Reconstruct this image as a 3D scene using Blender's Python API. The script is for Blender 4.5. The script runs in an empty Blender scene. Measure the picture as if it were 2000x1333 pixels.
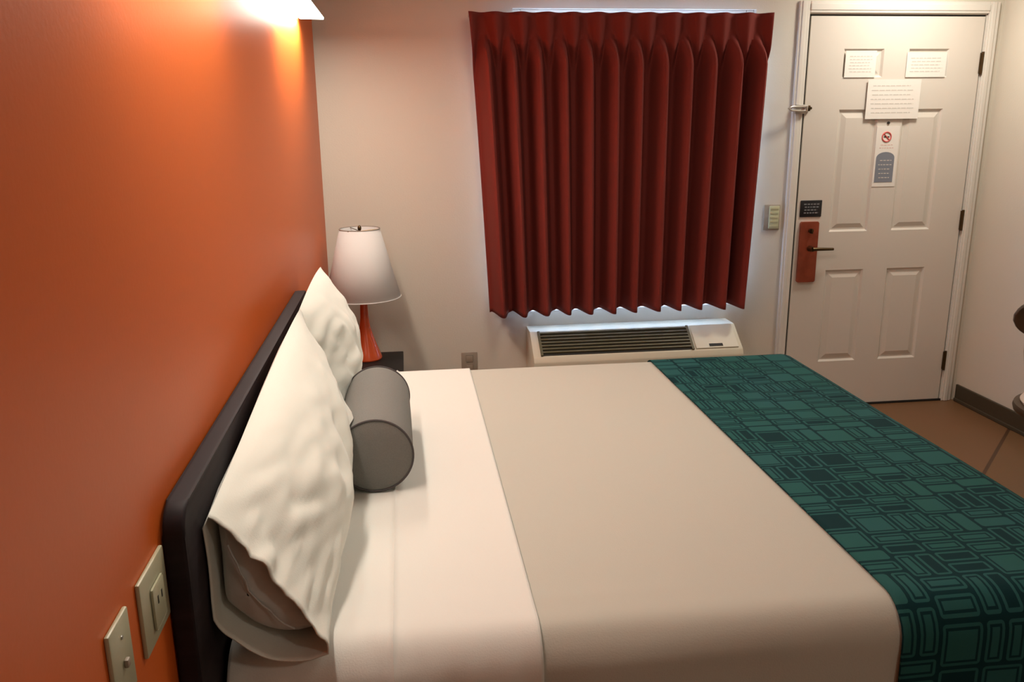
import bpy, bmesh, math, random
from mathutils import Vector, Matrix, noise
PI = math.pi
rnd = random.Random(7)
sc = bpy.context.scene
col = sc.collection

# ------------------------------------------------------------------ camera
def make_camera():
    yaw, pitch, roll, f = -0.12339629, 0.25804979, -0.01061610, 1649.67
    cy, sy, cp, sp = math.cos(yaw), math.sin(yaw), math.cos(pitch), math.sin(pitch)
    fw = Vector((-sy*cp, cy*cp, -sp)); rt = Vector((cy, sy, 0)); up = rt.cross(fw)
    c, s = math.cos(roll), math.sin(roll)
    r2 = rt*c + up*s; u2 = -rt*s + up*c
    cam = bpy.data.cameras.new('camera'); o = bpy.data.objects.new('camera', cam); col.objects.link(o)
    M = Matrix((( r2.x, u2.x, -fw.x, 0.38915), (r2.y, u2.y, -fw.y, -4.20866), (r2.z, u2.z, -fw.z, 1.57096), (0, 0, 0, 1)))
    o.matrix_world = M
    cam.sensor_width = 36; cam.lens = 36*f/2000; cam.clip_start = .02
    sc.camera = o
make_camera()

# ------------------------------------------------------------------ world, exposure
w = bpy.data.worlds.new('daylight'); sc.world = w; w.use_nodes = True
bg = w.node_tree.nodes['Background']; bg.inputs[0].default_value = (.50, .68, 1, 1); bg.inputs[1].default_value = 17
sc.view_settings.view_transform = 'Standard'; sc.view_settings.look = 'None'
sc.view_settings.exposure = 0.0; sc.view_settings.gamma = 1; sc.view_settings.use_curve_mapping = False
CEIL_P, SCONCE_P, SCONCE_P2, BED_FILL_P = 13.0, 9.0, 6.0, 9.0
WARM = (1, .95, .83)

# ------------------------------------------------------------------ materials
def srgb(r, g, b):
    f = lambda c: (c/255/12.92) if c <= 10 else ((c/255+.055)/1.055)**2.4
    return (f(r), f(g), f(b), 1)
def mat(name, colr, rough=.6, metal=0, bump=0, bscale=60, var=0, vscale=5, sheen=0, emis=None, estr=0, spec=None, stretch=None):
    m = bpy.data.materials.new(name); m.use_nodes = True; nt = m.node_tree; b = nt.nodes['Principled BSDF']
    b.inputs['Base Color'].default_value = colr; b.inputs['Roughness'].default_value = rough; b.inputs['Metallic'].default_value = metal
    if spec is not None: b.inputs['Specular IOR Level'].default_value = spec
    if sheen: b.inputs['Sheen Weight'].default_value = sheen
    if emis: b.inputs['Emission Color'].default_value = emis; b.inputs['Emission Strength'].default_value = estr
    tc = nt.nodes.new('ShaderNodeTexCoord')
    src = tc.outputs['Object']
    if stretch:
        mp = nt.nodes.new('ShaderNodeMapping'); mp.inputs['Scale'].default_value = stretch
        nt.links.new(src, mp.inputs[0]); src = mp.outputs[0]
    if bump:
        n = nt.nodes.new('ShaderNodeTexNoise'); n.inputs['Scale'].default_value = bscale; n.inputs['Detail'].default_value = 3
        bp = nt.nodes.new('ShaderNodeBump'); bp.inputs['Strength'].default_value = bump; bp.inputs['Distance'].default_value = .004
        nt.links.new(src, n.inputs['Vector']); nt.links.new(n.outputs['Fac'], bp.inputs['Height']); nt.links.new(bp.outputs[0], b.inputs['Normal'])
    if var:
        n = nt.nodes.new('ShaderNodeTexNoise'); n.inputs['Scale'].default_value = vscale; n.inputs['Detail'].default_value = 4
        cr = nt.nodes.new('ShaderNodeValToRGB')
        cr.color_ramp.elements[0].position = .3; cr.color_ramp.elements[1].position = .7
        cr.color_ramp.elements[0].color = tuple(c*(1-var) for c in colr[:3])+(1,)
        cr.color_ramp.elements[1].color = tuple(min(1, c*(1+var)) for c in colr[:3])+(1,)
        nt.links.new(src, n.inputs['Vector']); nt.links.new(n.outputs['Fac'], cr.inputs[0]); nt.links.new(cr.outputs[0], b.inputs['Base Color'])
    return m
M = {}
M['wall'] = mat('cream_wall_paint', (.63, .575, .485, 1), .55, bump=.15, bscale=140)
M['orange'] = mat('orange_wall_paint', (.68, .132, .018, 1), .42, spec=.3, bump=.05, bscale=110)
M['ceiling'] = mat('ceiling_paint', (.75, .72, .67, 1), .8, bump=.3, bscale=90)
M['trim'] = mat('white_trim_paint', (.70, .655, .59, 1), .35)
M['door'] = mat('white_door_paint', (.66, .60, .53, 1), .38)
M['base'] = mat('dark_brown_baseboard', (.050, .036, .020, 1), .5)
M['black'] = mat('black_rubber', (.012, .011, .010, 1), .6)
M['sheet'] = mat('white_cotton_sheet', (.74, .73, .68, 1), .85, bump=.12, bscale=350, sheen=.2)
M['pillowcase'] = mat('white_pillowcase_cotton', (.72, .725, .655, 1), .85, bump=.1, bscale=300, sheen=.2)
M['blanket'] = mat('beige_coverlet', (.51, .495, .43, 1), .85, bump=.15, bscale=300, sheen=.2)
M['insert'] = mat('grey_pillow_ticking', (.56, .58, .56, 1), .9, bump=.1, bscale=200)
M['mattress'] = mat('mattress_ticking', (.6, .56, .5, 1), .9)
M['bolster'] = mat('grey_bolster_fabric', (.19, .185, .170, 1), .85, bump=.35, bscale=500, var=.06, vscale=300)
M['piping'] = mat('dark_grey_piping', (.07, .06, .06, 1), .8)
M['headboard'] = mat('espresso_laminate', (.020, .014, .016, 1), .6, spec=.2, var=.25, vscale=8, stretch=(1, .3, 6))
M['nightstand'] = mat('black_laminate', (.012, .010, .010, 1), .55, spec=.25)
M['shade'] = mat('white_lampshade_linen', (.60, .58, .56, 1), .8, bump=.15, bscale=400)
M['shade_trim'] = mat('brown_grey_shade_rim', (.30, .25, .20, 1), .7)
M['ceramic'] = mat('orange_ceramic', (.60, .085, .022, 1), .22)
M['metal'] = mat('brushed_steel', (.55, .52, .48, 1), .3, 1)
M['bronze'] = mat('dark_bronze', (.10, .065, .03, 1), .35, .9)
M['copper'] = mat('copper_lock_plate', (.40, .10, .055, 1), .33, .75, var=.25, vscale=12)
M['curtain'] = mat('rust_red_curtain', (.185, .019, .011, 1), .85, bump=.1, bscale=300)
M['lining'] = mat('white_curtain_lining', (.8, .8, .8, 1), .9)
M['ac'] = mat('ivory_plastic', (.60, .56, .44, 1), .45)
M['grille'] = mat('olive_brown_grille', (.10, .085, .035, 1), .5)
M['dark'] = mat('dark_recess', (.014, .012, .008, 1), .7)
M['plate'] = mat('ivory_plate_plastic', (.44, .42, .28, 1), .35)
M['plate_dk'] = mat('taupe_outlet_plastic', (.32, .26, .20, 1), .45)
M['thermo'] = mat('yellowish_plate', (.52, .52, .34, 1), .4)
M['paper'] = mat('white_paper', (.78, .73, .67, 1), .7)
M['print'] = mat('grey_print', (.60, .55, .50, 1), .7)
M['red'] = mat('red_print', (.62, .11, .10, 1), .6)
M['bluegrey'] = mat('blue_grey_print', (.20, .215, .255, 1), .6)
M['pinkish'] = mat('pink_print', (.70, .47, .42, 1), .6)
M['plaque'] = mat('black_plaque', (.010, .010, .013, 1), .4)
M['plaque_text'] = mat('grey_plaque_print', (.22, .22, .23, 1), .6)
M['chair'] = mat('dark_brown_wood', (.055, .030, .013, 1), .4, var=.25, vscale=10)
M['cushion'] = mat('cream_seat_fabric', (.60, .50, .42, 1), .8)
M['outside'] = mat('concrete_walkway', (.4, .4, .4, 1), .9)
M['led'] = mat('lit_diffuser', (.9, .9, .9, 1), .5, emis=(1, .90, .78, 1), estr=14)
M['dome'] = mat('lit_glass_dome', (.9, .88, .84, 1), .4, emis=(1, .90, .78, 1), estr=4)
M['fixture'] = mat('white_fixture_metal', (.75, .72, .68, 1), .4)

class NT:
    def __init__(s, m): s.nt = m.node_tree
    def m(s, op, a, b=None, c=None):
        n = s.nt.nodes.new('ShaderNodeMath'); n.operation = op
        for i, v in enumerate((a, b, c)):
            if v is None: continue
            if isinstance(v, (int, float)): n.inputs[i].default_value = v
            else: s.nt.links.new(v, n.inputs[i])
        return n.outputs[0]
    def rand(s, a, b, k):
        cb = s.nt.nodes.new('ShaderNodeCombineXYZ'); s.nt.links.new(a, cb.inputs[0]); s.nt.links.new(b, cb.inputs[1]); cb.inputs[2].default_value = k
        wn = s.nt.nodes.new('ShaderNodeTexWhiteNoise'); wn.noise_dimensions = '3D'; s.nt.links.new(cb.outputs[0], wn.inputs[0]); return wn.outputs['Value']
def runner_material():
    m = bpy.data.materials.new('teal_geometric_runner'); m.use_nodes = True; nt = m.node_tree; b = nt.nodes['Principled BSDF']
    b.inputs['Roughness'].default_value = .85; b.inputs['Specular IOR Level'].default_value = .15
    N = NT(m); uv = nt.nodes.new('ShaderNodeUVMap'); sp = nt.nodes.new('ShaderNodeSeparateXYZ'); nt.links.new(uv.outputs[0], sp.inputs[0])
    C = .092
    u = N.m('DIVIDE', sp.outputs[0], C); v = N.m('DIVIDE', sp.outputs[1], C)
    ci = N.m('FLOOR', u)
    v = N.m('ADD', v, N.m('MULTIPLY', N.rand(ci, ci, 3.1), .8))        # every column of blocks slides a little
    cj = N.m('FLOOR', v)
    fx = N.m('SUBTRACT', u, ci); fy = N.m('SUBTRACT', v, cj)
    r = N.rand(ci, cj, 7.7)
    tall = N.m('LESS_THAN', r, .36); wide = N.m('MULTIPLY', N.m('GREATER_THAN', r, .36), N.m('LESS_THAN', r, .72))
    nx = N.m('ADD', 1, tall); ny = N.m('ADD', 1, wide)                  # split the block in two, upright or lying
    gx = N.m('SUBTRACT', N.m('FRACT', N.m('MULTIPLY', fx, nx)), .5); gy = N.m('SUBTRACT', N.m('FRACT', N.m('MULTIPLY', fy, ny)), .5)
    ax = N.m('DIVIDE', N.m('ABSOLUTE', gx), nx); ay = N.m('DIVIDE', N.m('ABSOLUTE', gy), ny)
    hx = N.m('DIVIDE', .5, nx); hy = N.m('DIVIDE', .5, ny)
    rr = .13
    qx = N.m('MAXIMUM', N.m('ADD', N.m('SUBTRACT', ax, hx), rr), 0); qy = N.m('MAXIMUM', N.m('ADD', N.m('SUBTRACT', ay, hy), rr), 0)
    d = N.m('SUBTRACT', rr, N.m('SQRT', N.m('ADD', N.m('MULTIPLY', qx, qx), N.m('MULTIPLY', qy, qy))))   # distance in from the rounded border
    ex = N.m('MINIMUM', N.m('SUBTRACT', hx, ax), N.m('SUBTRACT', hy, ay))
    dd = N.m('MINIMUM', d, ex)
    dd = N.m('MINIMUM', N.m('MAXIMUM', d, -1), ex)
    sub = N.rand(N.m('ADD', ci, N.m('FLOOR', N.m('MULTIPLY', fx, nx))), N.m('ADD', cj, N.m('MULTIPLY', N.m('FLOOR', N.m('MULTIPLY', fy, ny)), 13)), 1.3)
    line1 = N.m('LESS_THAN', dd, .046)
    # for inner rings use pure box distance
    ring = N.m('MULTIPLY', N.m('GREATER_THAN', ex, .112), N.m('LESS_THAN', ex, .165))
    core = N.m('GREATER_THAN', ex, .115)
    kind_ring = N.m('LESS_THAN', sub, .66); kind_core = N.m('MULTIPLY', N.m('GREATER_THAN', sub, .66), N.m('LESS_THAN', sub, .80))
    dark = N.m('MAXIMUM', line1, N.m('MAXIMUM', N.m('MULTIPLY', ring, kind_ring), N.m('MULTIPLY', core, kind_core)))
    nz = nt.nodes.new('ShaderNodeTexNoise'); nz.inputs['Scale'].default_value = 4; nt.links.new(uv.outputs[0], nz.inputs['Vector'])
    mx0 = nt.nodes.new('ShaderNodeMix'); mx0.data_type = 'RGBA'; nt.links.new(nz.outputs['Fac'], mx0.inputs['Factor'])
    mx0.inputs[6].default_value = (.016, .095, .072, 1); mx0.inputs[7].default_value = (.024, .095, .110, 1)
    mx = nt.nodes.new('ShaderNodeMix'); mx.data_type = 'RGBA'; nt.links.new(dark, mx.inputs['Factor'])
    nt.links.new(mx0.outputs[2], mx.inputs[6]); mx.inputs[7].default_value = (.003, .029, .034, 1)
    nt.links.new(mx.outputs[2], b.inputs['Base Color'])
    return m
M['runner'] = runner_material()
def floor_material():
    m = mat('brown_floor_covering', (.23, .105, .045, 1), .42); nt = m.node_tree; b = nt.nodes['Principled BSDF']; N = NT(m)
    tc = nt.nodes.new('ShaderNodeTexCoord'); sp = nt.nodes.new('ShaderNodeSeparateXYZ'); nt.links.new(tc.outputs['Object'], sp.inputs[0])
    s = N.m('DIVIDE', N.m('SUBTRACT', N.m('SUBTRACT', sp.outputs[0], sp.outputs[1]), 3.9), 1.2)
    fr = N.m('ABSOLUTE', N.m('SUBTRACT', N.m('FRACT', N.m('ADD', s, .5)), .5)); seam = N.m('LESS_THAN', fr, .009)
    pl = N.m('FLOOR', s); rn = N.rand(pl, pl, 2.)
    nz = nt.nodes.new('ShaderNodeTexNoise'); nz.inputs['Scale'].default_value = 3; nt.links.new(tc.outputs['Object'], nz.inputs['Vector'])
    f = N.m('ADD', N.m('MULTIPLY', rn, .4), N.m('MULTIPLY', nz.outputs['Fac'], .6))
    a = nt.nodes.new('ShaderNodeMix'); a.data_type = 'RGBA'; nt.links.new(f, a.inputs['Factor']); a.inputs[6].default_value = (.19, .080, .036, 1); a.inputs[7].default_value = (.15, .080, .030, 1)
    c = nt.nodes.new('ShaderNodeMix'); c.data_type = 'RGBA'; nt.links.new(seam, c.inputs['Factor']); nt.links.new(a.outputs[2], c.inputs[6]); c.inputs[7].default_value = (.07, .03, .012, 1)
    nt.links.new(c.outputs[2], b.inputs['Base Color'])
    return m
M['floor'] = floor_material()
def glass_material():
    m = bpy.data.materials.new('window_glass'); m.use_nodes = True; b = m.node_tree.nodes['Principled BSDF']
    b.inputs['Transmission Weight'].default_value = 1; b.inputs['Roughness'].default_value = 0; b.inputs['IOR'].default_value = 1.05
    return m
M['glass'] = glass_material()

# ------------------------------------------------------------------ helpers
def new_bm(): return bmesh.new()
def box(bm, x0, x1, y0, y1, z0, z1, bev=0, seg=2):
    r = bmesh.ops.create_cube(bm, size=1)
    for v in r['verts']:
        v.co = Vector(((x0+x1)/2 + v.co.x*(x1-x0), (y0+y1)/2 + v.co.y*(y1-y0), (z0+z1)/2 + v.co.z*(z1-z0)))
    if bev:
        es = list({e for v in r['verts'] for e in v.link_edges})
        bmesh.ops.bevel(bm, geom=es, offset=bev, segments=seg, profile=.5, affect='EDGES')
def tube(bm, pts, rad, n=12, closed=False, caps=True):
    pts = [Vector(p) for p in pts]; rings = []
    N_ = len(pts); prev = None
    for i, p in enumerate(pts):
        a = pts[(i-1) % N_] if (closed or i > 0) else p; b = pts[(i+1) % N_] if (closed or i < N_-1) else p
        t = (b-a).normalized()
        ref = prev if prev else (Vector((0, 0, 1)) if abs(t.z) < .9 else Vector((1, 0, 0)))
        s = t.cross(ref)
        if s.length < 1e-5: s = t.cross(Vector((1, 0, 0)))
        s.normalize(); u = s.cross(t).normalized(); prev = u
        r = rad[i] if isinstance(rad, (list, tuple)) else rad
        rings.append([bm.verts.new(p + (s*math.cos(2*PI*k/n) + u*math.sin(2*PI*k/n))*r) for k in range(n)])
    m_ = N_ if closed else N_-1
    for i in range(m_):
        A, B = rings[i], rings[(i+1) % N_]
        for k in range(n): bm.faces.new((A[k], A[(k+1) % n], B[(k+1) % n], B[k]))
    if caps and not closed:
        bm.faces.new(rings[0][::-1]); bm.faces.new(rings[-1])
def lathe(bm, prof, cx=0, cy=0, n=48, cap0=True, cap1=True):
    rings = [[bm.verts.new((cx+r*math.cos(2*PI*k/n), cy+r*math.sin(2*PI*k/n), z)) for k in range(n)] for r, z in prof]
    for A, B in zip(rings, rings[1:]):
        for k in range(n): bm.faces.new((A[k], A[(k+1) % n], B[(k+1) % n], B[k]))
    if cap0: bm.faces.new(rings[0][::-1])
    if cap1: bm.faces.new(rings[-1])
def prism(bm, poly, a0, a1, axis='x'):
    """poly: list of 2-D points; extruded along axis from a0 to a1"""
    def P(p, a):
        return (a, p[0], p[1]) if axis == 'x' else ((p[0], a, p[1]) if axis == 'y' else (p[0], p[1], a))
    A = [bm.verts.new(P(p, a0)) for p in poly]; B = [bm.verts.new(P(p, a1)) for p in poly]
    n = len(poly)
    for i in range(n): bm.faces.new((A[i], A[(i+1) % n], B[(i+1) % n], B[i]))
    bm.faces.new(A[::-1]); bm.faces.new(B)
def grid(bm, nu, nv, fn, uvfn=None, closed_u=False):
    V = [[bm.verts.new(fn(i/(nu-1) if not closed_u else i/nu, j/(nv-1))) for j in range(nv)] for i in range(nu)]
    uvl = bm.loops.layers.uv.verify() if uvfn else None
    rng = nu if closed_u else nu-1
    for i in range(rng):
        for j in range(nv-1):
            i2 = (i+1) % nu
            f = bm.faces.new((V[i][j], V[i2][j], V[i2][j+1], V[i][j+1]))
            if uvl:
                for l, (a, b) in zip(f.loops, ((i, j), (i+1, j), (i+1, j+1), (i, j+1))):
                    l[uvl].uv = uvfn(a/(nu-1), b/(nv-1))
    return V
def obj(name, bm, m, parent=None, smooth=True, solid=0, sub=0, keep_normals=False, off=-1):
    if not keep_normals: bmesh.ops.recalc_face_normals(bm, faces=bm.faces)
    me = bpy.data.meshes.new(name); bm.to_mesh(me); bm.free()
    o = bpy.data.objects.new(name, me); col.objects.link(o); me.materials.append(m)
    for p in me.polygons: p.use_smooth = smooth
    if smooth:
        try: me.set_sharp_from_angle(angle=math.radians(38))
        except Exception: pass
    if solid:
        s = o.modifiers.new('thickness', 'SOLIDIFY'); s.thickness = solid; s.offset = off
    if sub:
        s = o.modifiers.new('smooth', 'SUBSURF'); s.levels = sub; s.render_levels = sub
    if parent:
        bpy.context.view_layer.update() if False else None
        o.parent = parent; o.matrix_parent_inverse = Matrix.Translation(-Vector(parent.location))
    return o
def tag(o, label=None, cat=None, group=None, kind=None):
    if label: o['label'] = label
    if cat: o['category'] = cat
    if group: o['group'] = group
    if kind: o['kind'] = kind
    return o
def thing(name, label, cat, loc=(0, 0, 0), group=None):
    o = bpy.data.objects.new(name, None); col.objects.link(o); o.location = loc; o.empty_display_size = .05
    return tag(o, label, cat, group)
def struct(name, bm, m, parent=None, smooth=False):
    o = obj(name, bm, m, parent, smooth)
    if not parent: tag(o, kind='structure')
    return o
def light(name, kind, loc, power, parent, size=.2, size_y=None, rot=(0, 0, 0), color=WARM, spot=None, blend=.6):
    l = bpy.data.lights.new(name, kind); l.energy = power; l.color = color
    if kind == 'AREA':
        l.size = size
        if size_y: l.shape = 'RECTANGLE'; l.size_y = size_y
    else: l.shadow_soft_size = size
    if spot: l.spot_size = spot; l.spot_blend = blend
    o = bpy.data.objects.new(name, l); col.objects.link(o); o.location = loc; o.rotation_euler = rot
    o.parent = parent; o.matrix_parent_inverse = Matrix.Translation(-Vector(parent.location))
    return o
def sstep(a, b, x):
    t = max(0, min(1, (x-a)/(b-a))); return t*t*(3-2*t)
def nz(x, y, z=0): return noise.noise(Vector((x, y, z)))

# ------------------------------------------------------------------ room shell
W, H, YF = 3.436, 2.46, -5.25
bm = new_bm(); box(bm, -.12, W+.12, YF-.12, .14, -.08, 0); struct('floor', bm, M['floor'])
bm = new_bm(); box(bm, -.12, W+.12, YF-.12, .14, H, H+.08); struct('ceiling', bm, M['ceiling'])
bm = new_bm(); box(bm, -.12, 0, YF, 0, 0, H); struct('wall_left', bm, M['orange'])
bm = new_bm(); box(bm, W, W+.12, YF, 0, 0, H); struct('wall_right', bm, M['wall'])
bm = new_bm(); box(bm, -.12, W+.12, YF-.12, YF, 0, H); struct('wall_front', bm, M['wall'])
WX0, WX1, WZ0, WZ1 = .93, 2.13, .60, 2.072      # window opening
DX0, DX1, DZ1 = 2.398, 3.352, 2.058            # door opening
bm = new_bm()
T = .14
box(bm, -.12, WX0, 0, T, 0, H); box(bm, WX0, WX1, 0, T, 0, WZ0); box(bm, WX0, WX1, 0, T, WZ1, H)
box(bm, WX1, DX0, 0, T, 0, H); box(bm, DX0, DX1, 0, T, DZ1, H); box(bm, DX1, W+.12, 0, T, 0, H)
struct('wall_back', bm, M['wall'])
bm = new_bm(); box(bm, W-.014, W, YF, -.024, 0, .098, .003); box(bm, W-.02, W-.0, YF, -.024, 0, .02, .004)
struct('baseboard_right', bm, M['base'])
bm = new_bm(); box(bm, 0, 2.345, -.014, 0, 0, .098, .003); struct('baseboard_back', bm, M['base'])
bm = new_bm(); box(bm, -1, W+1, T, 3, -.2, -.1); o = struct('ground_outside', bm, M['outside'])

# window
bm = new_bm()
for a in ((WX0, WX0+.04, .03, .10, WZ0, WZ1), (WX1-.04, WX1, .03, .10, WZ0, WZ1), (WX0+.04, WX1-.04, .03, .10, WZ0, WZ0+.04), (WX0+.04, WX1-.04, .03, .10, WZ1-.04, WZ1), (1.455, 1.485, .04, .09, WZ0+.04, WZ1-.04)):
    box(bm, *a, .004)
win = struct('window_1', bm, M['trim'])
bm = new_bm(); box(bm, WX0+.04, 1.455, .062, .067, WZ0+.04, WZ1-.04); box(bm, 1.485, WX1-.04, .062, .067, WZ0+.04, WZ1-.04); obj('pane', bm, M['glass'], win, False)
bm = new_bm(); box(bm, WX0, WX1, .0, .03, WZ0, WZ0+.008, .002); obj('sill', bm, M['trim'], win)

# door ------------------------------------------------------------------
dx0, dx1, dz0, dz1, dy = 2.414, 3.338, .012, 2.043, -.004
panels = [(2.598, 2.812), (2.946, 3.164)]
rows = [(.262, .770), (.974, 1.596), (1.752, 1.889)]
def door_bm():
    bm = new_bm()
    xs = [dx0]+[c for p in panels for c in p]+[dx1]; zs = [dz0]+[c for p in rows for c in p]+[dz1]
    for i in range(5):
        for j in range(7):
            a, b, c, d = xs[i], xs[i+1], zs[j], zs[j+1]
            if i % 2 == 1 and j % 2 == 1:
                loops = []
                for ins, dep in ((0, 0), (.010, .010), (.018, .010), (.042, .002)):
                    loops.append([bm.verts.new((x, dy+dep, z)) for x, z in ((a+ins, c+ins), (b-ins, c+ins), (b-ins, d-ins), (a+ins, d-ins))])
                for A, B in zip(loops, loops[1:]):
                    for k in range(4): bm.faces.new((A[k], A[(k+1) % 4], B[(k+1) % 4], B[k]))
                bm.faces.new(loops[-1])
            else:
                bm.faces.new([bm.verts.new(v) for v in ((a, dy, c), (b, dy, c), (b, dy, d), (a, dy, d))])
    # back and sides
    yb = dy+.042
    def q(*v): bm.faces.new([bm.verts.new(p) for p in v])
    q((dx0, yb, dz0), (dx0, yb, dz1), (dx1, yb, dz1), (dx1, yb, dz0))
    q((dx0, dy, dz0), (dx0, dy, dz1), (dx0, yb, dz1), (dx0, yb, dz0)); q((dx1, dy, dz0), (dx1, yb, dz0), (dx1, yb, dz1), (dx1, dy, dz1))
    q((dx0, dy, dz1), (dx1, dy, dz1), (dx1, yb, dz1), (dx0, yb, dz1)); q((dx0, dy, dz0), (dx0, yb, dz0), (dx1, yb, dz0), (dx1, dy, dz0))
    bmesh.ops.remove_doubles(bm, verts=bm.verts, dist=1e-5)
    return bm
door = struct('door_1', door_bm(), M['door'])
for zc in (.237, 1.018, 1.819):
    bm = new_bm(); tube(bm, [(dx1+.006, -.012, zc-.055), (dx1+.006, -.012, zc+.055)], .0065, 10)
    box(bm, dx1-.004, dx1+.012, -.012, -.002, zc-.05, zc+.05)
    obj('hinge', bm, M['bronze'], door)
# lock: copper escutcheon, lever, deadbolt turn
bm = new_bm()
prism(bm, [(2.440, .712), (2.528, .712), (2.534, .72), (2.534, 1.024), (2.528, 1.032), (2.440, 1.032), (2.434, 1.024), (2.434, .72)], -.020, dy, 'y')
lk = obj('lock_plate', bm, M['copper'], door); lk['label'] = 'reddish copper lock plate'
bm = new_bm(); tube(bm, [(2.492, -.02, .892), (2.492, -.056, .892)], [.016, .012], 16)
tube(bm, [(2.492, -.056, .892), (2.52, -.060, .893), (2.565, -.060, .892), (2.606, -.052, .890)], [.010, .009, .008, .007], 12); obj('lever_handle', bm, M['bronze'], door)
bm = new_bm(); tube(bm, [(2.488, -.02, .985), (2.488, -.032, .985)], .012, 16); box(bm, 2.484, 2.492, -.044, -.030, .972, .998, .002); obj('deadbolt_knob', bm, M['bronze'], door)
bm = new_bm(); tube(bm, [(2.871, dy, 1.528), (2.871, dy-.005, 1.528)], .007, 14); obj('peephole', bm, M['dark'], door)
# frame, stops, gasket
bm = new_bm()
box(bm, DX0, 2.404, -.002, .12, 0, DZ1); box(bm, 3.346, DX1, -.002, .12, 0, DZ1); box(bm, DX0, DX1, -.002, .12, 2.052, DZ1)
struct('trim_1', bm, M['trim'])
bm = new_bm(); box(bm, 2.404, 2.4135, .006, .05, 0, 2.052); box(bm, 3.3385, 3.346, .010, .05, 0, 2.052); box(bm, 2.4135, 3.3385, .010, .05, 2.0435, 2.052); box(bm, 2.40, 3.35, -.01, .10, 0, .011)
struct('trim_2', bm, M['black'])
bm = new_bm()
def casing_v(x0, x1, z1):
    box(bm, x0, x1, -.016, 0, 0, z1, .004); box(bm, x0+.012, x1-.02, -.021, -.010, 0, z1, .004)
casing_v(2.345, 2.400, 2.112); casing_v(3.350, 3.406, 2.112)
box(bm, 2.400, 3.350, -.016, 0, 2.056, 2.112, .004); box(bm, 2.400, 3.350, -.021, -.010, 2.068, 2.10, .004)
struct('trim_3', bm, M['trim'])
bm = new_bm(); box(bm, 2.40, 3.35, -.004, T, -.002, .0, 0)
bm.free()

def text_lines(bm, x0, x1, z0, z1, n, y, th=.0012, h=.004, word=True):
    for i in range(n):
        z = z1-(i+.5)*(z1-z0)/n; x = x0+rnd.uniform(0, .01); xe = x1-rnd.uniform(0, .15)*(x1-x0)
        while x < xe:
            wd = rnd.uniform(.008, .026)*(x1-x0)/.2+.004; b = min(x+wd, xe)
            box(bm, x, b, y-th, y, z-h/2, z+h/2); x = b+.005
# notices on the door
def notice(x0, x1, z0, z1, y, label, lines, tilt=0, th=.0015):
    t = thing('paper_notice', label, 'notice', ((x0+x1)/2, y, z0), 'papers taped to the door')
    bm = new_bm(); box(bm, x0, x1, y-th, y, z0, z1); obj('sheet', bm, M['paper'], t, False)
    bm = new_bm(); text_lines(bm, x0+.02, x1-.02, z0+.02, z1-.02, lines, y-th, .0006, .0045); obj('printed_text', bm, M['print'], t, False)
    return t
notice(2.606, 2.770, 1.752, 1.880, -.008, 'small white printed notice at upper left of the door, left of the others', 6)
notice(2.935, 3.150, 1.752, 1.872, -.008, 'pale white printed notice at upper right of the door', 5)
notice(2.735, 3.022, 1.548, 1.742, -.014, 'largest white printed notice in the middle of the door above the peephole', 7)
# non smoking hanger
t = thing('door_notice_card', 'tall white card with red circle and blue grey arch below peephole', 'sign', (2.87, -.006, 1.20))
bm = new_bm(); box(bm, 2.812, 2.938, -.0065, -.0045, 1.205, 1.512); obj('card', bm, M['paper'], t, False)
bm = new_bm(); tube(bm, [(2.868+.024*math.cos(a*PI/12), -.0075, 1.458+.024*math.sin(a*PI/12)) for a in range(24)], .0035, 6, True)
tube(bm, [(2.868-.017, -.0075, 1.458+.017), (2.868+.017, -.0075, 1.458-.017)], .003, 6); obj('prohibition_ring', bm, M['red'], t)
bm = new_bm(); box(bm, 2.853, 2.883, -.0078, -.0065, 1.455, 1.461); obj('cigarette_mark', bm, M['dark'], t, False)
bm = new_bm()
prism(bm, [(2.822, 1.228)]+[(2.922, 1.228)]+[(2.872+.050*math.cos(a*PI/12), 1.352+.030*math.sin(a*PI/12)) for a in range(13)], -.0080, -.0065, 'y'); obj('arch_panel', bm, M['bluegrey'], t, False)
bm = new_bm(); text_lines(bm, 2.832, 2.918, 1.395, 1.425, 2, -.0065, .0006, .004); obj('pink_text', bm, M['pinkish'], t, False)
bm = new_bm(); text_lines(bm, 2.834, 2.912, 1.24, 1.35, 5, -.008, .0006, .004); obj('small_text', bm, M['print'], t, False)
# black plaque above the lock
t = thing('lock_plaque', 'small black plaque with grey lettering above the copper lock', 'plaque', (2.487, -.004, 1.055))
bm = new_bm(); box(bm, 2.428, 2.546, -.010, -.004, 1.056, 1.142, .003); obj('plate', bm, M['plaque'], t)
bm = new_bm(); text_lines(bm, 2.445, 2.532, 1.070, 1.130, 4, -.010, .0006, .006); obj('lettering', bm, M['plaque_text'], t, False)
# swing bar door guard
t = thing('door_guard', 'silver swing bar door guard on the left door casing', 'door guard', (2.39, -.02, 1.60))
bm = new_bm(); box(bm, 2.352, 2.404, -.030, -.021, 1.578, 1.622, .003); box(bm, 2.395, 2.412, -.046, -.024, 1.585, 1.618, .003); obj('mount', bm, M['metal'], t)
bm = new_bm(); tube(bm, [(2.405, -.040, 1.612), (2.36, -.062, 1.612), (2.31, -.080, 1.612), (2.290, -.084, 1.604), (2.31, -.080, 1.594), (2.36, -.062, 1.592), (2.405, -.040, 1.592)], .0045, 10); obj('swing_bar', bm, M['metal'], t)
bm = new_bm(); box(bm, 2.416, 2.436, -.022, -.004, 1.590, 1.618, .003); tube(bm, [(2.428, -.02, 1.604), (2.428, -.04, 1.604)], .007, 12); obj('striker', bm, M['bronze'], t)
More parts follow.
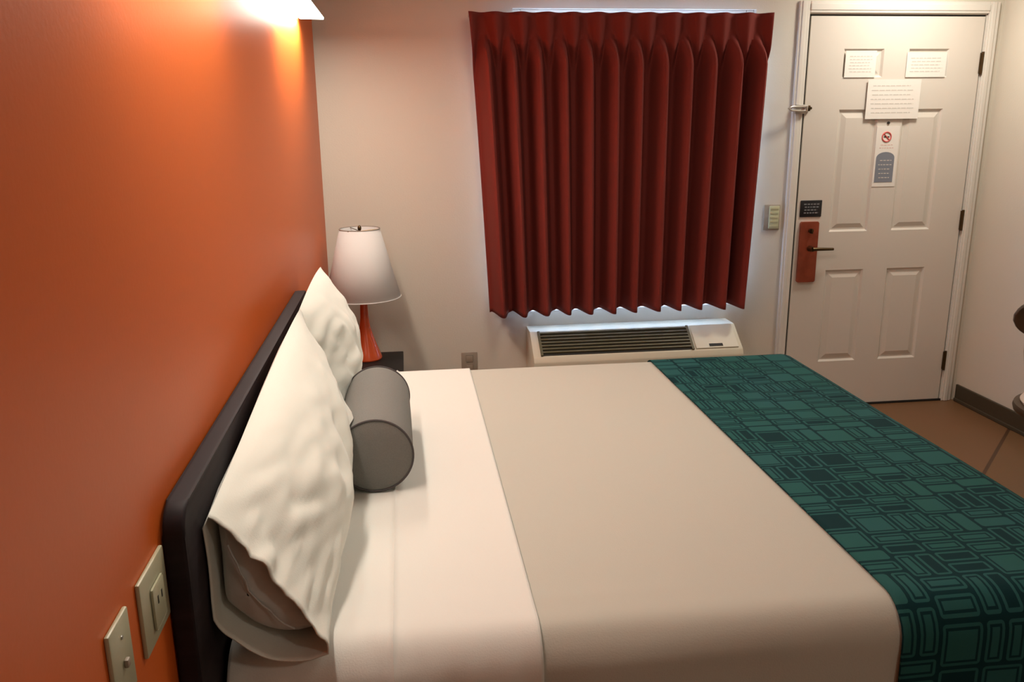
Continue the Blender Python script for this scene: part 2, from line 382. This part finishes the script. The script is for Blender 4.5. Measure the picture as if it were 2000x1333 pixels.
# thermostat plate
t = thing('wall_switch_plate', 'yellowish square control plate between curtain and door', 'switch', (2.276, 0, .99))
bm = new_bm(); box(bm, 2.233, 2.320, -.008, 0, .992, 1.124, .003); obj('plate', bm, M['plate_dk'], t)
bm = new_bm(); box(bm, 2.258, 2.314, -.014, -.008, 1.000, 1.118, .003)
for k in range(5): box(bm, 2.265, 2.307, -.016, -.012, 1.012+k*.022, 1.020+k*.022)
obj('control_panel', bm, M['thermo'], t)
# socket on back wall
def outlet(loc_fn, t, m):
    pass
t = thing('wall_socket', 'taupe power socket low on the back wall behind the bed', 'socket', (.687, 0, .29))
bm = new_bm(); box(bm, .646, .728, -.006, 0, .290, .402, .003); obj('plate', bm, M['plate_dk'], t)
for zc in (.322, .370):
    bm = new_bm(); box(bm, .668, .706, -.009, -.006, zc-.017, zc+.017, .004); obj('outlet_face', bm, M['plate_dk'], t)

# ------------------------------------------------------------------ curtain
t = thing('curtain', 'short dark rust red pinch pleated curtain over the window', 'curtain', (1.44, -.1, .63))
NP = 12
wob = [rnd.uniform(-.16, .16) for _ in range(NP+2)]
ampr = [rnd.uniform(.8, 1.15) for _ in range(NP+2)]
def curt(u, v):
    z = .628 + v*(2.045-.628)
    xl = .712+(.789-.712)*(1-v)**.8; xr = 2.172-(2.172-2.112)*(1-v)**1.1
    ph = u*NP; k = int(ph); fr = ph-k
    wb = wob[k]*(1-fr)+wob[min(k+1, NP+1)]*fr
    a = ampr[k]*(1-fr)+ampr[min(k+1, NP+1)]*fr
    drift = .18*math.sin(v*2.3+k*1.7)*(1-v)
    p = 2*PI*(ph+wb*(1-v)*.9+.0*drift)
    hw = sstep(1.865, 1.99, z)
    ridge = (.5+.5*math.cos(p-PI))**3.0
    ridge2 = (.5+.5*math.cos(2*PI*ph))**(1.1+2.2*(1-hw))
    y = -.070 - ((.145)*a*ridge*(1-hw)*sstep(2.0, 1.80, z) + (.030+.015*sstep(1.80, 1.9, z))*ridge2*sstep(1.76, 1.88, z))
    y -= .012*(1-v)
    x = xl+(xr-xl)*u - .0085*math.sin(p)*(1-hw)*sstep(2.0, 1.7, z)
    z += .004*math.sin(p)*(1-v)**6
    return (x, y, z)
bm = new_bm(); grid(bm, NP*30+1, 60, curt); obj('panel', bm, M['curtain'], t, True, solid=.003)
bm = new_bm(); grid(bm, 12, 12, lambda u, v: (.73+(2.155-.73)*u+(.06*(1-v)*(1-2*u)), -.060, min(2.0, .66+v*1.34))); obj('lining', bm, M['lining'], t, False, solid=.001)
bm = new_bm(); tube(bm, [(.715, -.062, 2.030), (2.17, -.062, 2.030)], .005, 12)
for xx in (.74, 2.145): tube(bm, [(xx, -.062, 2.030), (xx, 0, 2.030)], .006, 10)
obj('traverse_rod', bm, M['metal'], t)

# ------------------------------------------------------------------ air conditioner
t = thing('air_conditioner', 'ivory through-wall air conditioner under the red curtain', 'air conditioner', (1.5, -.15, .08))
X0, X1 = .985, 2.058
bm = new_bm()
prof = [(-.003, .10), (-.255, .10), (-.275, .125), (-.275, .405), (-.262, .432), (-.125, .530), (-.003, .530)]
prism(bm, prof, X0, X1, 'x'); bmesh.ops.bevel(bm, geom=list(bm.edges), offset=.005, segments=2, profile=.5, affect='EDGES'); obj('cabinet', bm, M['ac'], t)
def slope(xa, xb, s0, s1, h, bm, bev=.002):   # a slab on the sloping face; s from top (0) to bottom (1)
    A = Vector((0, -.125, .530)); B = Vector((0, -.262, .432)); d = B-A; n = Vector((0, -d.z, d.y)).normalized()
    if n.z < 0: n = -n
    p = [A+d*s0, A+d*s1]
    prism(bm, [(p[0].y, p[0].z), (p[1].y, p[1].z), (p[1].y+n.y*h, p[1].z+n.z*h), (p[0].y+n.y*h, p[0].z+n.z*h)], xa, xb, 'x')
bm = new_bm(); slope(1.030, 1.795, .07, .96, .002, bm); obj('grille_well', bm, M['dark'], t, False)
bm = new_bm()
for k in range(7): slope(1.034, 1.791, .10+k*.122, .10+k*.122+.055, .010, bm)
slope(1.022, 1.034, .05, .98, .010, bm); slope(1.791, 1.803, .05, .98, .010, bm)
obj('grille', bm, M['grille'], t, False)
bm = new_bm(); slope(1.815, 2.035, .05, .95, .007, bm); obj('control_lid', bm, M['ac'], t, False)
bm = new_bm(); slope(1.885, 1.955, .80, .90, .009, bm); obj('lid_finger_pull', bm, M['dark'], t, False)
bm = new_bm(); box(bm, X0+.03, X1-.03, -.250, -.02, .0, .10); obj('subbase', bm, M['grille'], t, False)

# ------------------------------------------------------------------ bed
BX0, BX1, BY0, BY1, BZ, BR = .065, 1.895, -2.880, -1.115, .650, .065
bed = thing('bed', 'large bed with dark espresso headboard against the orange wall', 'bed', (1.0, -2.0, 0))
bm = new_bm(); box(bm, BX0+.01, BX1-.02, BY0+.02, BY1-.02, .34, BZ-.006, .075, 5); obj('mattress', bm, M['mattress'], bed)
bm = new_bm(); box(bm, BX0+.01, BX1-.03, BY0+.03, BY1-.03, .0, .335, .01); obj('box_base', bm, M['headboard'], bed)
bm = new_bm()
hb = []
R_ = .045; y0, y1, zt = -2.992, -1.24, 1.004
for a in range(9): hb.append((y0+R_-R_*math.cos(a*PI/16), zt-R_+R_*math.sin(a*PI/16)))
for a in range(9): hb.append((y1-R_+R_*math.sin(a*PI/16), zt-R_+R_*math.cos(a*PI/16)))
hb += [(y1, .0), (y0, .0)]
prism(bm, hb, .003, .037, 'x')
bmesh.ops.bevel(bm, geom=[e for e in bm.edges if abs(e.verts[0].co.x-e.verts[1].co.x) < 1e-6], offset=.006, segments=3, profile=.5, affect='EDGES')
obj('headboard', bm, M['headboard'], bed)

def drape(a, b, off, foot=True):
    """a: arc length from the head, b: arc position across (0 = far edge line)"""
    xi = BX1-BR; ya, yb = BY0+BR, BY1-BR
    ea = max(0, a-xi) if foot else 0
    eb = b-yb if b > yb else (b-ya if b < ya else 0)
    L = math.hypot(ea, eb)
    bx = min(a, xi) if foot else a; by = min(max(b, ya), yb)
    if L < 1e-9: return Vector((bx, by, BZ+off)), 0
    dx, dy_ = ea/L, eb/L; ang = L/BR
    if ang < PI/2: rad = (BR+off)*math.sin(ang); z = BZ-BR+(BR+off)*math.cos(ang)
    else: rad = BR+off; z = BZ-BR-(L-BR*PI/2)
    return Vector((bx+dx*rad, by+dy_*rad, z)), L
def layer(x0, x1, off, hang_near, hang_far, hang_foot, nu, nv, wr, uv=False, foot=True, hem=None):
    q = BR*PI/2-BR
    bA = BY0+BR-(BR*PI/2+hang_near-BR); bB = BY1-BR+(BR*PI/2+hang_far-BR)
    aB = x1 if hang_foot is None else BX1-BR+(BR*PI/2+hang_foot-BR)
    def fn(u, v):
        a = x0+(aB-x0)*u; b = bA+(bB-bA)*v
        p, L = drape(a, b, off, foot)
        d = wr(a, b, L)
        if L > BR:
            s = 1 if b > -2 else -1
            if a < BX1-BR or not foot: p.y += s*d
            else: p += Vector((1, s if L else 0, 0))*d*.7
        else: p.z += d
        return p
    bm = new_bm(); grid(bm, nu, nv, fn, (lambda u, v: (x0+(aB-x0)*u, bA+(bB-bA)*v)) if uv else None)
    return bm
def wr_blanket(a, b, L):
    d = .0025*nz(a*1.6, b*1.6, 1)
    if L > BR*.6: d += min(1, (L-BR*.6)/.1)*(.006*(nz(a*5, b*1.2, 5)+.4)+.004*math.sin(a*9+b*4))
    if b < -2.72 and L < BR*2: d += .005*max(0, nz(a*2.2, b*26, 8))
    return max(d, -.0025)+.0025
def wr_sheet(a, b, L):
    d = .0022*nz(a*5, b*1.6, 3)+.0055*max(0, 1-abs(a-.335)/.007)*(1+nz(b*2, 1)) + .0025*max(0, 1-abs(a-.42)/.012)*max(0, nz(b*3, 4))
    if b < -2.70: d += .012*max(0, nz(a*13, b*9, 9))*min(1, (-2.70-b)/.15)*(1 if a < .42 else .25)
    if L > BR*.8: d += min(1, (L-BR*.8)/.1)*.017*(nz(a*20, b*1.5, 5)+.5)*(1 if a < .45 else .3)
    return max(d, -.003)+.003
o = obj('coverlet', layer(.50, None, .004, .42, .42, .40, 90, 150, wr_blanket), M['blanket'], None, True, solid=.003)
tag(o, 'smooth beige coverlet spread over the middle of the bed', 'blanket')
o = obj('bed_sheet', layer(.046, .605, .0105, .30, .40, None, 90, 190, wr_sheet, foot=False), M['sheet'], None, True, solid=.003)
tag(o, 'white sheet folded down at the head of the bed', 'sheet')
def wr_runner(a, b, L): return .0015*nz(a*4, b*3, 12)+.002 + (.006*(nz(a*4, b*1.5, 6)+.5)*min(1, (L-BR)/.15) if L > BR else 0)
o = obj('bed_runner', layer(1.302, None, .012, .38, .36, .20, 60, 150, wr_runner, uv=True), M['runner'], None, True, solid=.004)
tag(o, 'teal bed runner with rounded rectangle pattern across the bed foot', 'bed runner')

# ------------------------------------------------------------------ pillows
def pillow_surface(ya, yb, T0, T1, B0, B1, front, back, closed_end_pow=.5, open_end=True, seed=0, tip=0):
    """a leaning pillow: ya far end, yb near end; T/B: (x,z) of top and bottom seams at the far and near end"""
    def fn(u, s):
        # u round the section, 0..1 : front 0..0.5 from top to bottom, back .5..1 from bottom to top
        y = ya+(yb-ya)*s
        sm = sstep(0, 1, s)
        T_ = Vector(T0)*(1-sm)+Vector(T1)*sm; B_ = Vector(B0)*(1-s)+Vector(B1)*s
        mid = math.sin(PI*min(s*.92+.04, 1))
        T_.y += .012*mid; 
        h = u*2 if u < .5 else (1-u)*2
        P = T_+(B_-T_)*h; ax = (B_-T_).normalized(); n = Vector((-ax.y, ax.x))
        if n.x < 0: n = -n
        e = min(1, s/.30)**.55 if s > 0 else 0
        if open_end: e2 = 1-.42*sstep(.70, 1, s)
        else: e2 = min(1, (1-s)/.30)**.55 if s < 1 else 0
        bulge = (4*h*(1-h))**.62
        skew = 1+.25*(h-.5)
        if open_end: e2 = (1-.86*sstep(.62, 1, s)) if u < .5 else 1+1.0*sstep(.70, 1, s)
        th = (front if u < .5 else -back)*bulge*skew*e*e2
        P += n*th
        wn = .010*nz(y*5+seed, h*4, u*2)+.006*nz(y*14, h*11, seed+4)
        fold = 0
        if u < .5:
            fold = .013*math.sin(h*9+y*40+2*nz(y*4, h*4, 2))*max(0, nz(y*3.3, h*2.5, seed+2))+.024*abs(nz(y*6+h*3, h*7-y*3, seed+6))*sstep(.4, .9, s)
            wn += fold
        P += n*wn*bulge*(1 if u < .5 else .4)
        P.x = max(P.x, .040+.004*h); P.y = max(P.y, BZ+.018+.002*(1-h))
        # the belly gives way where it touches the bolster
        rb = .0975; dxy = Vector((P.x-.288, P.y-(BZ+.0185+.094)))
        inn = sstep(-2.275, -2.235, y)*(1-sstep(-1.735, -1.70, y))
        if inn > 0 and dxy.length < rb and P.x < .30:
            q = math.sqrt(max(0, rb*rb-dxy.y*dxy.y)); P.x = P.x*(1-inn)+min(P.x, .288-q)*inn
        return Vector((P.x, y+.015*nz(h*3, s*2, seed+8)*(1 if 0 < s < 1 else 1), P.y))
    return fn
def build_pillow(label, ya, yb, T0, T1, B0, B1, front, back, opened, seed):
    t = thing('pillow', label, 'pillow', ((T0[0]+B0[0])/2, (ya+yb)/2, BZ+.014), 'white pillows leaning on the headboard')
    fn = pillow_surface(ya, yb, T0, T1, B0, B1, front, back, open_end=opened, seed=seed)
    bm = new_bm(); grid(bm, 72, 90, fn, closed_u=True)
    bmesh.ops.remove_doubles(bm, verts=bm.verts, dist=.0004)
    o = obj('pillowcase', bm, M['pillowcase'], t, True, solid=.0025 if opened else 0)
    return t, fn
t2, _ = build_pillow('white pillow standing at the far side, beside the lamp', -1.17, -1.885, (.082, 1.065), (.088, 1.065), (.145, .672), (.155, .672), .104, .02, False, 3)
t1, fnp = build_pillow('long white pillow nearest the camera with its open case end showing', -1.912, -2.905, (.095, 1.075), (.051, .950), (.165, .672), (.226, .678), .092, .055, True, 11)
# the grey pillow inside the open case
def fin(u, s):
    s2 = .76+.215*s
    p = fnp(u, s2); c = (fnp(.25, s2)+fnp(.75, s2))/2
    k = .92*(max(0, 1-s**9))**.5
    return c+(p-c)*max(k, .02)+Vector((0, 0, .002))
bm = new_bm(); grid(bm, 48, 24, fin, closed_u=True); ins = obj('pillow_insert', bm, M['insert'], t1); ins['label'] = 'grey pillow inside the case'
seam = []
for k in range(12):
    h = .08+.84*k/11; p = (fin(h/2, .9)+fin(1-h/2, .9))/2; seam.append((p.x+.004, fin(0, 1).y-.0025+.0015*abs(k-5.5)/5.5, p.z))
bm = new_bm(); tube(bm, seam, .0018, 6); o = obj('seam', bm, M['insert'], t1)
# bolster
bx, by0, by1, br = .286, -2.225, -1.740, .094
bz = BZ+.0165+br+.002
t = thing('bolster', 'grey cylindrical bolster cushion lying on the white sheet', 'cushion', (bx, (by0+by1)/2, BZ+.017))
dirv = Vector((-.012, 1, 0)).normalized(); side = Vector((1, .012, 0))
cA = Vector((bx+.004, by0, bz)); cB = Vector((bx-.002, by1, bz))
bm = new_bm()
prof = [(0, -.012), (.03, -.011), (.06, -.008), (.084, -.003), (.092, .0)]
pts = [(r, d) for r, d in prof]+[(br, .006), (br+.0008, .1), (br+.0010, .25), (br, .464), (.092, .470), (.084, .473), (.05, .479), (0, .481)]
rings = []
for r, d in pts:
    c = cA+dirv*d
    if r == 0: rings.append([bm.verts.new(c)])
    else: rings.append([bm.verts.new(c+side*(r*math.cos(2*PI*k/64))+Vector((0, 0, r*math.sin(2*PI*k/64)*(1 if math.sin(2*PI*k/64) > -.8 else .99)))) for k in range(64)])
for A, B in zip(rings, rings[1:]):
    for k in range(64):
        k2 = (k+1) % 64
        if len(A) == 1: bm.faces.new((A[0], B[k2], B[k]))
        elif len(B) == 1: bm.faces.new((A[k], A[k2], B[0]))
        else: bm.faces.new((A[k], A[k2], B[k2], B[k]))
obj('cover', bm, M['bolster'], t)
for d in (0, .47):
    bm = new_bm(); c = cA+dirv*d
    tube(bm, [c+side*((br)*math.cos(a*PI/32))+Vector((0, 0, br*math.sin(a*PI/32))) for a in range(64)], .0028, 6, True); obj('piping', bm, M['piping'], t)

# ------------------------------------------------------------------ nightstand and lamp
t = thing('nightstand', 'black nightstand in the corner beyond the bed', 'nightstand', (.19, -.43, 0))
NX0, NX1, NY0, NY1, NZ = .02, .352, -.66, -.21, .480
bm = new_bm(); box(bm, NX0, NX1, NY0, NY1, NZ-.025, NZ, .003); obj('top', bm, M['nightstand'], t)
bm = new_bm(); box(bm, NX0+.01, NX1-.01, NY0+.02, NY1, .10, NZ-.025, .002); obj('body', bm, M['nightstand'], t)
bm = new_bm(); box(bm, NX0+.02, NX1-.02, NY0+.006, NY0+.02, .33, NZ-.035, .002); dr = obj('drawer', bm, M['nightstand'], t)
bm = new_bm(); tube(bm, [(.186, NY0+.006, .41), (.186, NY0-.014, .41)], .01, 12); k = obj('knob', bm, M['metal'], dr)
k.matrix_parent_inverse = Matrix.Identity(4)
for xx in (NX0+.03, NX1-.03):
    for yy in (NY0+.04, NY1-.03):
        bm = new_bm(); box(bm, xx-.018, xx+.018, yy-.018, yy+.018, 0, .10, .002); obj('leg', bm, M['nightstand'], t)
lx, ly = .180, -.315
t = thing('table_lamp', 'orange table lamp with white tapered shade on black nightstand', 'lamp', (lx, ly, NZ))
bm = new_bm()
lathe(bm, [(.070, NZ+.0005), (.073, NZ+.006), (.071, NZ+.016), (.062, NZ+.040), (.048, NZ+.078), (.034, NZ+.120), (.025, NZ+.155), (.0195, NZ+.20), (.0175, NZ+.25), (.0165, NZ+.295), (.014, NZ+.305)], lx, ly)
obj('base', bm, M['ceramic'], t)
bm = new_bm(); tube(bm, [(lx, ly, NZ+.30), (lx, ly, NZ+.38)], .009, 12); tube(bm, [(lx, ly, NZ+.38), (lx, ly, NZ+.395)], .016, 14)
obj('socket', bm, M['bronze'], t)
SB, ST = NZ+.298, NZ+.614
bm = new_bm(); tube(bm, [(lx-.0, ly, NZ+.35), (lx-.045, ly, NZ+.39), (lx-.055, ly, NZ+.49), (lx-.03, ly, ST-.03), (lx, ly, ST-.012), (lx+.03, ly, ST-.03), (lx+.055, ly, NZ+.49), (lx+.045, ly, NZ+.39), (lx, ly, NZ+.35)], .002, 6); obj('harp', bm, M['bronze'], t)
bm = new_bm(); lathe(bm, [(.174, SB), (.131, SB+.16), (.091, ST)], lx, ly, 64, False, False); obj('lamp_shade', bm, M['shade'], t, True, solid=.002)
for r, z in ((.174, SB+.001), (.091, ST-.001)):
    bm = new_bm(); tube(bm, [(lx+r*math.cos(a*PI/32), ly+r*math.sin(a*PI/32), z) for a in range(64)], .0022, 6, True); obj('shade_rim', bm, M['shade_trim'] if r < .1 else M['shade'], t)
bm = new_bm()
for a in (0, 2*PI/3, 4*PI/3): tube(bm, [(lx, ly, ST-.012), (lx+.093*math.cos(a), ly+.093*math.sin(a), ST-.004)], .0018, 6)
obj('spider', bm, M['bronze'], t)
bm = new_bm(); lathe(bm, [(.004, ST-.014), (.008, ST-.004), (.009, ST+.004), (.006, ST+.011), (.002, ST+.015)], lx, ly, 16); obj('finial', bm, M['bronze'], t)

# ------------------------------------------------------------------ wall plates on the orange wall
t = thing('phone_socket_plate', 'ivory wall plate with a moulded outlet beside the headboard', 'wall plate', (0, -3.09, .87))
bm = new_bm(); box(bm, 0, .007, -3.122, -3.003, .842, .958, .003); obj('plate', bm, M['plate'], t)
bm = new_bm(); box(bm, .007, .012, -3.085, -3.032, .862, .928, .004)
obj('outlet_face', bm, M['plate'], t)
bm = new_bm(); box(bm, .0112, .0125, -3.070, -3.066, .898, .910); box(bm, .0112, .0125, -3.052, -3.048, .898, .910); obj('slots', bm, M['dark'], t, False)
t = thing('wall_switch', 'ivory wall plate with a single small knob, lower left of the other', 'wall plate', (0, -3.31, .87))
bm = new_bm(); box(bm, 0, .007, -3.246, -3.172, .845, .960, .003); obj('plate', bm, M['plate'], t)
bm = new_bm(); box(bm, .007, .013, -3.212, -3.202, .892, .904, .002); obj('toggle', bm, M['plate_dk'], t)
bm = new_bm(); tube(bm, [(.007, -3.207, .935), (.0085, -3.207, .935)], .003, 8); obj('screw', bm, M['metal'], t)

# ------------------------------------------------------------------ chair at the right
cx_, cy_ = 3.012, -1.36
t = thing('chair', 'dark brown wooden chair by the right wall, cut by the photo edge', 'chair', (cx_, cy_, 0))
bm = new_bm(); lathe(bm, [(.215, .400), (.238, .408), (.242, .422), (.238, .436), (.222, .440)], cx_, cy_, 48); obj('seat', bm, M['chair'], t)
bm = new_bm(); lathe(bm, [(.212, .438), (.218, .450), (.205, .466), (.15, .474), (.02, .477)], cx_, cy_, 48); obj('seat_cushion', bm, M['cushion'], t)
for sx, sy in ((-1, -1), (1, -1)):
    bm = new_bm(); tube(bm, [(cx_+sx*.11, cy_-.14, .405), (cx_+sx*.115, cy_-.17, 0)], [.017, .012], 12); obj('leg', bm, M['chair'], t)
for sx in (-1, 1):
    bm = new_bm(); tube(bm, [(cx_+sx*.05+.09, cy_+.16, 0), (cx_+sx*.09+.01, cy_+.19, .42), (cx_+sx*.10, cy_+.215, .62), (cx_+sx*.105, cy_+.235, .80)], [.012, .017, .015, .012], 12); obj('leg', bm, M['chair'], t)
def bk(u, v):
    a = (u-.5)*2; hgt = .105*math.sqrt(max(.02, 1-abs(a)**2.6))
    return (cx_+.012+a*.168, cy_+.215-.035*a*a*-1, .755+(v-.5)*2*hgt*.85)
bm = new_bm(); grid(bm, 30, 14, bk); obj('backrest', bm, M['chair'], t, True, solid=.022, off=0)
bm = new_bm(); tube(bm, [(cx_+.12*math.cos(a*PI/16), cy_+.02+.15*math.sin(a*PI/16), .20) for a in range(32)], .008, 8, True); obj('stretcher', bm, M['chair'], t)

# ------------------------------------------------------------------ wall fixtures, ceiling lights and added fill lights
def sconce(ya, yb, label, power):
    t = thing('wall_light', label, 'wall light', (0, (ya+yb)/2, 1.96), 'wall lights over the bed')
    bm = new_bm(); prism(bm, [(.0, 1.972), (.100, 1.966), (.0, 2.035)], ya, yb, 'y'); obj('housing', bm, M['fixture'], t)
    bm = new_bm(); prism(bm, [(.006, 1.962), (.098, 1.960), (.100, 1.9665), (.006, 1.972)], ya+.001, yb-.001, 'y'); obj('diffuser', bm, M['led'], t, False)
    light('sconce_light', 'AREA', (.05, (ya+yb)/2, 1.952), power, t, .07, abs(yb-ya)*.95)
    return t
sconce(-1.30, -.555, 'white wall light glowing high on the orange wall beside the corner', SCONCE_P)
sconce(-2.95, -2.15, 'white wall light on the orange wall above the near pillow', SCONCE_P2)
t = thing('ceiling_light', 'round glowing ceiling light between the bed and the door', 'ceiling light', (2.86, -.50, H-.01))
bm = new_bm(); lathe(bm, [(.17, H-.0), (.17, H-.02), (.16, H-.025)], 2.86, -.50); obj('rim', bm, M['fixture'], t)
bm = new_bm(); lathe(bm, [(.155, H-.022), (.145, H-.05), (.11, H-.075), (.06, H-.09), (.004, H-.095)], 2.86, -.50); obj('dome', bm, M['dome'], t)
light('ceiling_bulb', 'AREA', (2.86, -.50, H-.11), CEIL_P, t, .26)
t = thing('ceiling_light', 'added square fill panel on the ceiling above the bed, out of view', 'ceiling light', (1.15, -1.75, H-.01))  # added out-of-view fill that brightens the bed top and evens the orange wall
bm = new_bm(); box(bm, .83, 1.47, -2.07, -1.43, H-.035, H-.001, .004); obj('frame', bm, M['fixture'], t)
bm = new_bm(); box(bm, .86, 1.44, -2.04, -1.46, H-.045, H-.034, .003); obj('diffuser', bm, M['dome'], t)
light('bed_fill_light', 'AREA', (1.15, -1.75, H-.05), BED_FILL_P, t, .56)
t = thing('ceiling_light', 'added round fill light on the ceiling behind the camera', 'ceiling light', (2.0, -4.7, H-.01))  # added weak fill behind the camera, lifts the shaded near side of the bed
bm = new_bm(); lathe(bm, [(.17, H-.0), (.17, H-.02), (.16, H-.025)], 2.0, -4.7); obj('rim', bm, M['fixture'], t)
bm = new_bm(); lathe(bm, [(.155, H-.022), (.145, H-.05), (.11, H-.075), (.06, H-.09), (.004, H-.095)], 2.0, -4.7); obj('dome', bm, M['dome'], t)
light('ceiling_bulb', 'AREA', (2.0, -4.7, H-.11), 7.5, t, .26)
